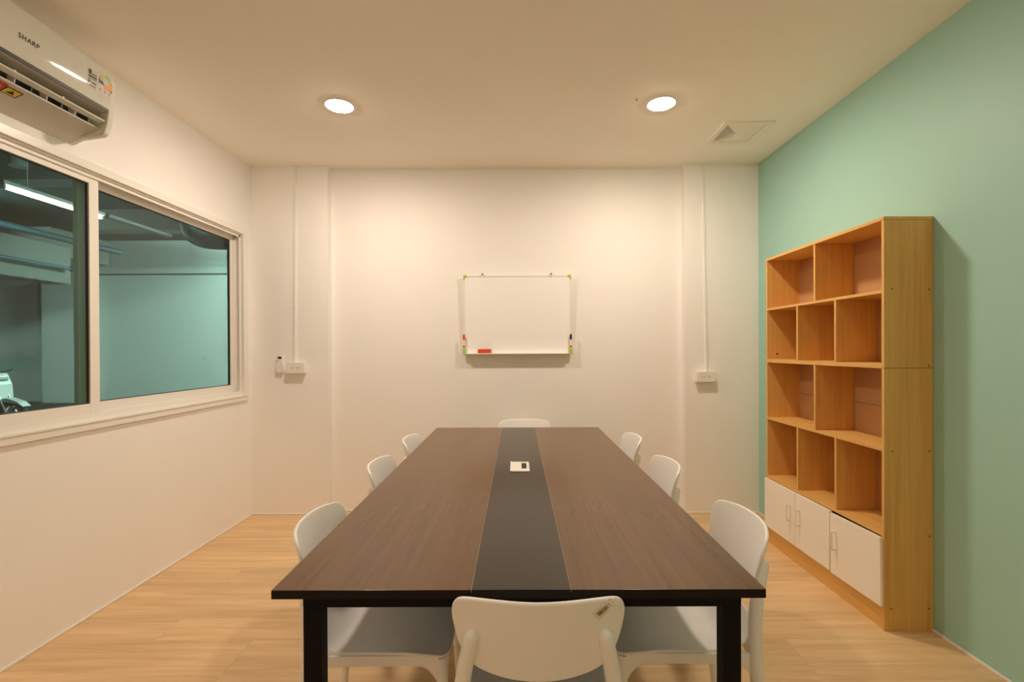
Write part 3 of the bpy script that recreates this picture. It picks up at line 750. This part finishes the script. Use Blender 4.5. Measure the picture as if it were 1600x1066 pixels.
# ------------------------------------------------------------------ sockets, trunking, remote
def pxX(px, d): return (px-805.26)*d/F_PX
def pxZ(py, d): return CAM_H-(py-548.35)*d/F_PX
def socket(px0, px1, zt, zb, cx_top, cx_bot, where, side):
    dd = D-.05
    x0, x1 = pxX(px0, dd), pxX(px1, dd)
    t = thing('socket_box', 'white surface-mounted double socket box on the %s' % where, 'socket', ((x0+x1)/2, D, zb), group='surface socket boxes')
    hw = (x1-x0)/2; hh = zt-zb
    bm = bmesh.new(); add_box(bm, -hw, hw, -.040, 0, 0, hh, .004); obj('back_box', bm, M['wplastic'], t, smooth=True)
    bm = bmesh.new(); add_box(bm, -hw-.001, hw+.001, -.050, -.0405, -.001, hh+.001, .004); pl = obj('face_plate', bm, M['wplastic'], t, smooth=True)
    for cx in (-.022, .022):
        for dx in (-.008, .008): box('socket_hole', cx+dx-.0016, cx+dx+.0016, -.0506, -.049, hh*.42, hh*.58, M['greyink'], pl)
    xt, xb = pxX(cx_top, D-.01), pxX(cx_bot, D-.01)
    bm = bmesh.new(); zz = H-zt
    add_box(bm, -.0075, .0075, -.011, 0, 0, zz, .0015)
    for v in bm.verts: v.co.x += (v.co.z/zz)*(xt-xb)
    for k in (.28, .62): add_box(bm, -.0095+k*(xt-xb), .0095+k*(xt-xb), -.0125, 0, zz*k, zz*k+.012, .001)
    tag(obj('cable_trunking', bm, M['wplastic'], loc=(xb, D, zt+.0012), smooth=True), 'slim white trunking from ceiling to socket on the %s' % where, 'trunking', 'slim trunkings on the back wall')
socket(443.5, 471.5, pxZ(568, D-.05), pxZ(584.5, D-.05), 459.5, 456.8, 'left part of the back wall', -1)
socket(1086, 1115, pxZ(585, D-.05), pxZ(601, D-.05), 1096.5, 1101.5, 'right part of the back wall', 1)
rx0, rx1 = pxX(428.8, D-.02), pxX(438.8, D-.02)
zb, zt = pxZ(583, D-.02), pxZ(557, D-.02)
rm = thing('remote_control', 'white air conditioner remote with a dark display in its wall holder', 'remote control', ((rx0+rx1)/2, D, zb))
hw = (rx1-rx0)/2
bm = bmesh.new(); add_box(bm, -hw*.86, hw*.86, -.022, -.006, .012, zt-zb, .003); rb = obj('remote_body', bm, M['wplastic'], rm, smooth=True)
bm = bmesh.new(); add_box(bm, -hw*.55, hw*.55, -.0226, -.020, zt-zb-.026, zt-zb-.007, .0005); obj('display', bm, M['dark'], rb)
bm = bmesh.new()
add_box(bm, -hw, hw, -.005, 0, 0, .09, .001); add_box(bm, -hw, hw, -.027, -.005, 0, .006, .001); add_box(bm, -hw, -hw*.88, -.027, -.005, .006, .075, .0005); add_box(bm, hw*.88, hw, -.027, -.005, .006, .075, .0005); add_box(bm, -hw*.88, hw*.88, -.027, -.0235, .006, .07, .0005)
tag(obj('remote_holder', bm, M['wplastic'], loc=((rx0+rx1)/2, D, zb-.0005), smooth=True), 'white wall bracket cradling the air conditioner remote', 'remote holder')

# ------------------------------------------------------------------ air conditioner
AY0, AY1 = 1.42, 2.315
AO = (XL, (AY0+AY1)/2, 2.34)
ac = thing('air_conditioner', 'white split air conditioner mounted high on the left wall above the window', 'air conditioner', AO)
def A_(a, y, z): return (a, y-AO[1], z-AO[2])
ZP0, ZP1 = 2.492, 2.650
def pa(z): return .2125 - .75*(z-2.635)**2
def arch(y):
    u = (y-(AY0+AY1)/2)/((AY1-AY0)/2); return .036*(1-abs(u)**2.2)
# body: back shell + outlet cavity
bm = bmesh.new()
prof = [(0.0, 2.655), (0.0, 2.330), (.052, 2.358), (.148, 2.397), (.151, 2.403), (.118, 2.415), (.118, 2.470), (.192, 2.478), (.192, 2.655)]
add_prism(bm, [(a, z-AO[2]) for a, z in prof], AY0+.03-AO[1], AY1-.03-AO[1], 'y')
obj('body', bm, M['acmat'], ac, bevel=.002)
for (y0, y1) in ((AY0, AY0+.030), (AY1-.030, AY1)):
    prof = [(0, 2.655), (0, 2.329), (.052, 2.354), (.158, 2.368), (.174, 2.380), (.190, 2.425), (.197, 2.48), (.198, 2.655)]
    bm = bmesh.new(); add_prism(bm, [(a, z-AO[2]) for a, z in prof], y0-AO[1], y1-AO[1], 'y'); obj('end_cap', bm, M['acwhite'], ac, bevel=.005)
# front panel
bm = bmesh.new()
ny, nz = 40, 16
def panel_pt(i, j, back):
    y = AY0+.001+(AY1-AY0-.002)*i/ny; u = j/nz
    z = ZP0 + (ZP1+arch(y)-ZP0)*u
    a = pa(min(z, 2.66)) 
    e = min(i, ny-i)/ny
    a -= .008*max(0, 1-e/.03)**2
    a -= .006*max(0, (u-.93)/.07)**2
    return A_(a-(.012 if back else 0), y, z)
g0 = [[bm.verts.new(panel_pt(i, j, False)) for j in range(nz+1)] for i in range(ny+1)]
g1 = [[bm.verts.new(panel_pt(i, j, True)) for j in range(nz+1)] for i in range(ny+1)]
for i in range(ny):
    for j in range(nz):
        bm.faces.new((g0[i][j], g0[i+1][j], g0[i+1][j+1], g0[i][j+1])); bm.faces.new((g1[i][j], g1[i][j+1], g1[i+1][j+1], g1[i+1][j]))
    bm.faces.new((g0[i][0], g1[i][0], g1[i+1][0], g0[i+1][0])); bm.faces.new((g0[i][nz], g0[i+1][nz], g1[i+1][nz], g1[i][nz]))
for j in range(nz):
    bm.faces.new((g0[0][j], g0[0][j+1], g1[0][j+1], g1[0][j])); bm.faces.new((g0[ny][j], g1[ny][j], g1[ny][j+1], g0[ny][j+1]))
panel = obj('front_panel', bm, M['acwhite'], ac, smooth=True)
# dome on top so that the arched panel has depth behind it
bm = bmesh.new(); P = [(AY0+.001-AO[1], 2.640-AO[2])] + [(y-AO[1], ZP1+arch(y)-.004-AO[2]) for y in [AY0+.001+(AY1-AY0-.002)*i/24 for i in range(25)]] + [(AY1-.001-AO[1], 2.640-AO[2])]
add_prism(bm, P, .004, .197, 'x'); obj('top_cover', bm, M['acmat'], ac)
bm = bmesh.new(); add_box(bm, .150, .196, AY0+.03-AO[1], AY1-.03-AO[1], 2.4785-AO[2], 2.4915-AO[2]); obj('panel_gap', bm, M['acdark'], ac)
# outlet
bm = bmesh.new(); add_box(bm, .1185, .121, AY0+.06-AO[1], AY1-.06-AO[1], 2.408-AO[2], 2.468-AO[2]); obj('outlet_grille', bm, M['acdark'], ac)
for k in range(12):
    y = AY0+.09+(AY1-AY0-.18)*k/11
    bm = bmesh.new(); add_prism(bm, [(.1212, 2.412-AO[2]), (.1212, 2.462-AO[2]), (.150, 2.455-AO[2]), (.156, 2.440-AO[2]), (.150, 2.4035-AO[2])], y-.0015-AO[1], y+.0015-AO[1], 'y'); obj('vane', bm, M['acdark'] if k % 2 else M['acmat'], ac)
bm = bmesh.new(); add_prism(bm, [(.183, 2.4365-AO[2]), (.181, 2.4310-AO[2]), (.164, 2.4235-AO[2]), (.154, 2.423-AO[2]), (.154, 2.4265-AO[2]), (.165, 2.428-AO[2])], AY0+.034-AO[1], AY1-.034-AO[1], 'y'); obj('air_flap', bm, M['acwhite'], ac)
for y in (AY0+.25, AY0+.46, AY0+.66): box('flap_bracket', .150, .176, y-.003-AO[1], y+.003-AO[1], 2.428-AO[2], 2.446-AO[2], M['acmat'], ac)
bm = bmesh.new(); add_tube(bm, [(.163, AY1-.0005-AO[1], 2.402-AO[2]), (.163, AY1+.003-AO[1], 2.402-AO[2])], .011, 18); obj('pivot_cap', bm, M['acmat'], ac)
# decals that follow the panel's curve
def decal(name, polys, mats, parent=panel):
    bm = bmesh.new()
    for pts, mi, off in polys:
        ysp = [p[0] for p in pts]
        f = bm.faces.new([bm.verts.new(A_(pa(z)+off, y, z)) for y, z in pts]); f.material_index = mi
    return obj(name, bm, mats, parent)
def rect(y0, y1, z0, z1): return [(y0, z0), (y1, z0), (y1, z1), (y0, z1)]
def sheet(y0, y1, z0, z1, mi, off, n=6): return [(rect(y0, y1, z0+(z1-z0)*k/n, z0+(z1-z0)*(k+1)/n), mi, off) for k in range(n)]
ey0, ey1, ez0, ez1 = 2.214, 2.290, 2.507, 2.640
pol = sheet(ey0, ey1, ez0, ez1, 0, .0006, 8)
cyy, czz = (ey0+ey1)/2, ez1-.044
cols = [1, 2, 2, 3, 3, 2, 2, 1, 1, 4]
for k in range(10):
    a0, a1 = PI*k/10, PI*(k+1)/10
    pol.append(([(cyy+.037*math.cos(a0), czz+.040*math.sin(a0)), (cyy+.037*math.cos(a1), czz+.040*math.sin(a1)), (cyy+.031*math.cos(a1), czz+.033*math.sin(a1)), (cyy+.031*math.cos(a0), czz+.033*math.sin(a0))], cols[k], .0010))
pol.append(([(cyy+.0305*math.cos(PI*k/12), czz+.0325*math.sin(PI*k/12)) for k in range(13)], 5, .0009))
pol.append(([(cyy+.015*math.cos(2*PI*k/16), czz+.006+.016*math.sin(2*PI*k/16)) for k in range(16)], 0, .0012))
pol.append((rect(cyy-.037, cyy-.006, czz-.012, czz+.003), 4, .0011))
pol.append((rect(cyy-.007, cyy+.036, czz-.028, czz-.004), 1, .0012))
pol.append((rect(cyy+.029, cyy+.036, czz-.028, czz-.018), 4, .0014))
for k, y in enumerate((cyy-.026, cyy, cyy+.024)): pol += [(rect(y-.005, y+.003, czz-.046, czz-.036), 6, .001), (rect(y-.004, y+.002, czz-.043, czz-.040), 0, .0012)]
for k in range(3): pol.append((rect(ey0+.006, ey1-.006, czz-.058-.009*k, czz-.0562-.009*k), 7, .001))
decal('energy_label', pol, [M['acwhite'], M['orange'], M['yellow'], M['greeni'], M['bluei'], mat('pale_green_ink', (.45, .55, .32), .5), M['greyink'], mat('faint_ink', (.45, .43, .36), .5)])
sy0, sy1, sz0, sz1 = 2.160, 2.207, 2.535, 2.622
pol = sheet(sy0, sy1, sz0, sz1, 0, .0006, 6)
pol += [(rect(sy0+.003, sy0+.017, sz1-.024, sz1-.003), 1, .001), (rect(sy0+.020, sy1-.002, sz1-.022, sz1-.017), 1, .001), (rect(sy0+.003, sy1-.002, sz1-.036, sz1-.028), 1, .001),
        (rect(sy0+.003, sy1-.002, sz1-.044, sz1-.040), 2, .001), (rect(sy0+.004, sy0+.008, sz1-.065, sz1-.048), 1, .001), (rect(sy0+.008, sy0+.013, sz1-.060, sz1-.052), 1, .001), (rect(sy0+.018, sy1-.002, sz1-.062, sz1-.054), 2, .001), (rect(sy0+.012, sy1-.003, sz1-.075, sz1-.070), 2, .001)]
decal('feature_label', pol, [mat('pale_label', (.64, .64, .56), .06), M['ink'], M['greyink']])
# red and yellow warning stickers on the sloping underside lip
def und(t, y, off):      # t 0..1 from wall side to lip
    a = .052+(.148-.052)*t; z = 2.358+(2.397-2.358)*t
    return A_(a+off*.38, y, z-off)
bm = bmesh.new()
def uq(t0, t1, y0, y1, mi, off): bm.faces.new([bm.verts.new(und(t, y, off)) for t, y in ((t0, y0), (t1, y0), (t1, y1), (t0, y1))]).material_index = mi
uq(.50, .90, 1.80, 1.890, 0, .0016); uq(.64, .70, 1.81, 1.88, 3, .0020)
uq(.42, .82, 1.893, 1.955, 2, .0016); uq(.46, .78, 1.898, 1.950, 1, .0020)
bm.faces.new([bm.verts.new(und(t, y, .0024)) for t, y in ((.52, 1.908), (.52, 1.940), (.72, 1.924))]).material_index = 2
obj('warning_sticker', bm, [M['redi'], M['yellow'], M['ink'], M['paper']], ac)
# raised brand lettering
cu = bpy.data.curves.new('lettering', 'FONT'); cu.body = 'SHARP'; cu.size = .03; cu.space_character = 1.15; cu.offset = .0006; cu.extrude = 0.0
tmp = bpy.data.objects.new('lettering', cu); COL.objects.link(tmp)
bpy.context.view_layer.update()
me = bpy.data.meshes.new_from_object(tmp.evaluated_get(bpy.context.evaluated_depsgraph_get()))
xs = [v.co.x for v in me.vertices]; ys = [v.co.y for v in me.vertices]
ty0, ty1, tz0, th_ = 1.860, 1.942, 2.563, .0185
for v in me.vertices:
    y = ty0+(v.co.x-min(xs))/(max(xs)-min(xs))*(ty1-ty0); z = tz0+(v.co.y-min(ys))/(max(ys)-min(ys))*th_
    v.co = Vector(A_(pa(z)+.0009, y, z))
bpy.data.objects.remove(tmp)
me.materials.clear(); me.materials.append(M['ink'])
for p in me.polygons: p.material_index = 0
lo_ = bpy.data.objects.new('brand_lettering', me); COL.objects.link(lo_); lo_.parent = panel
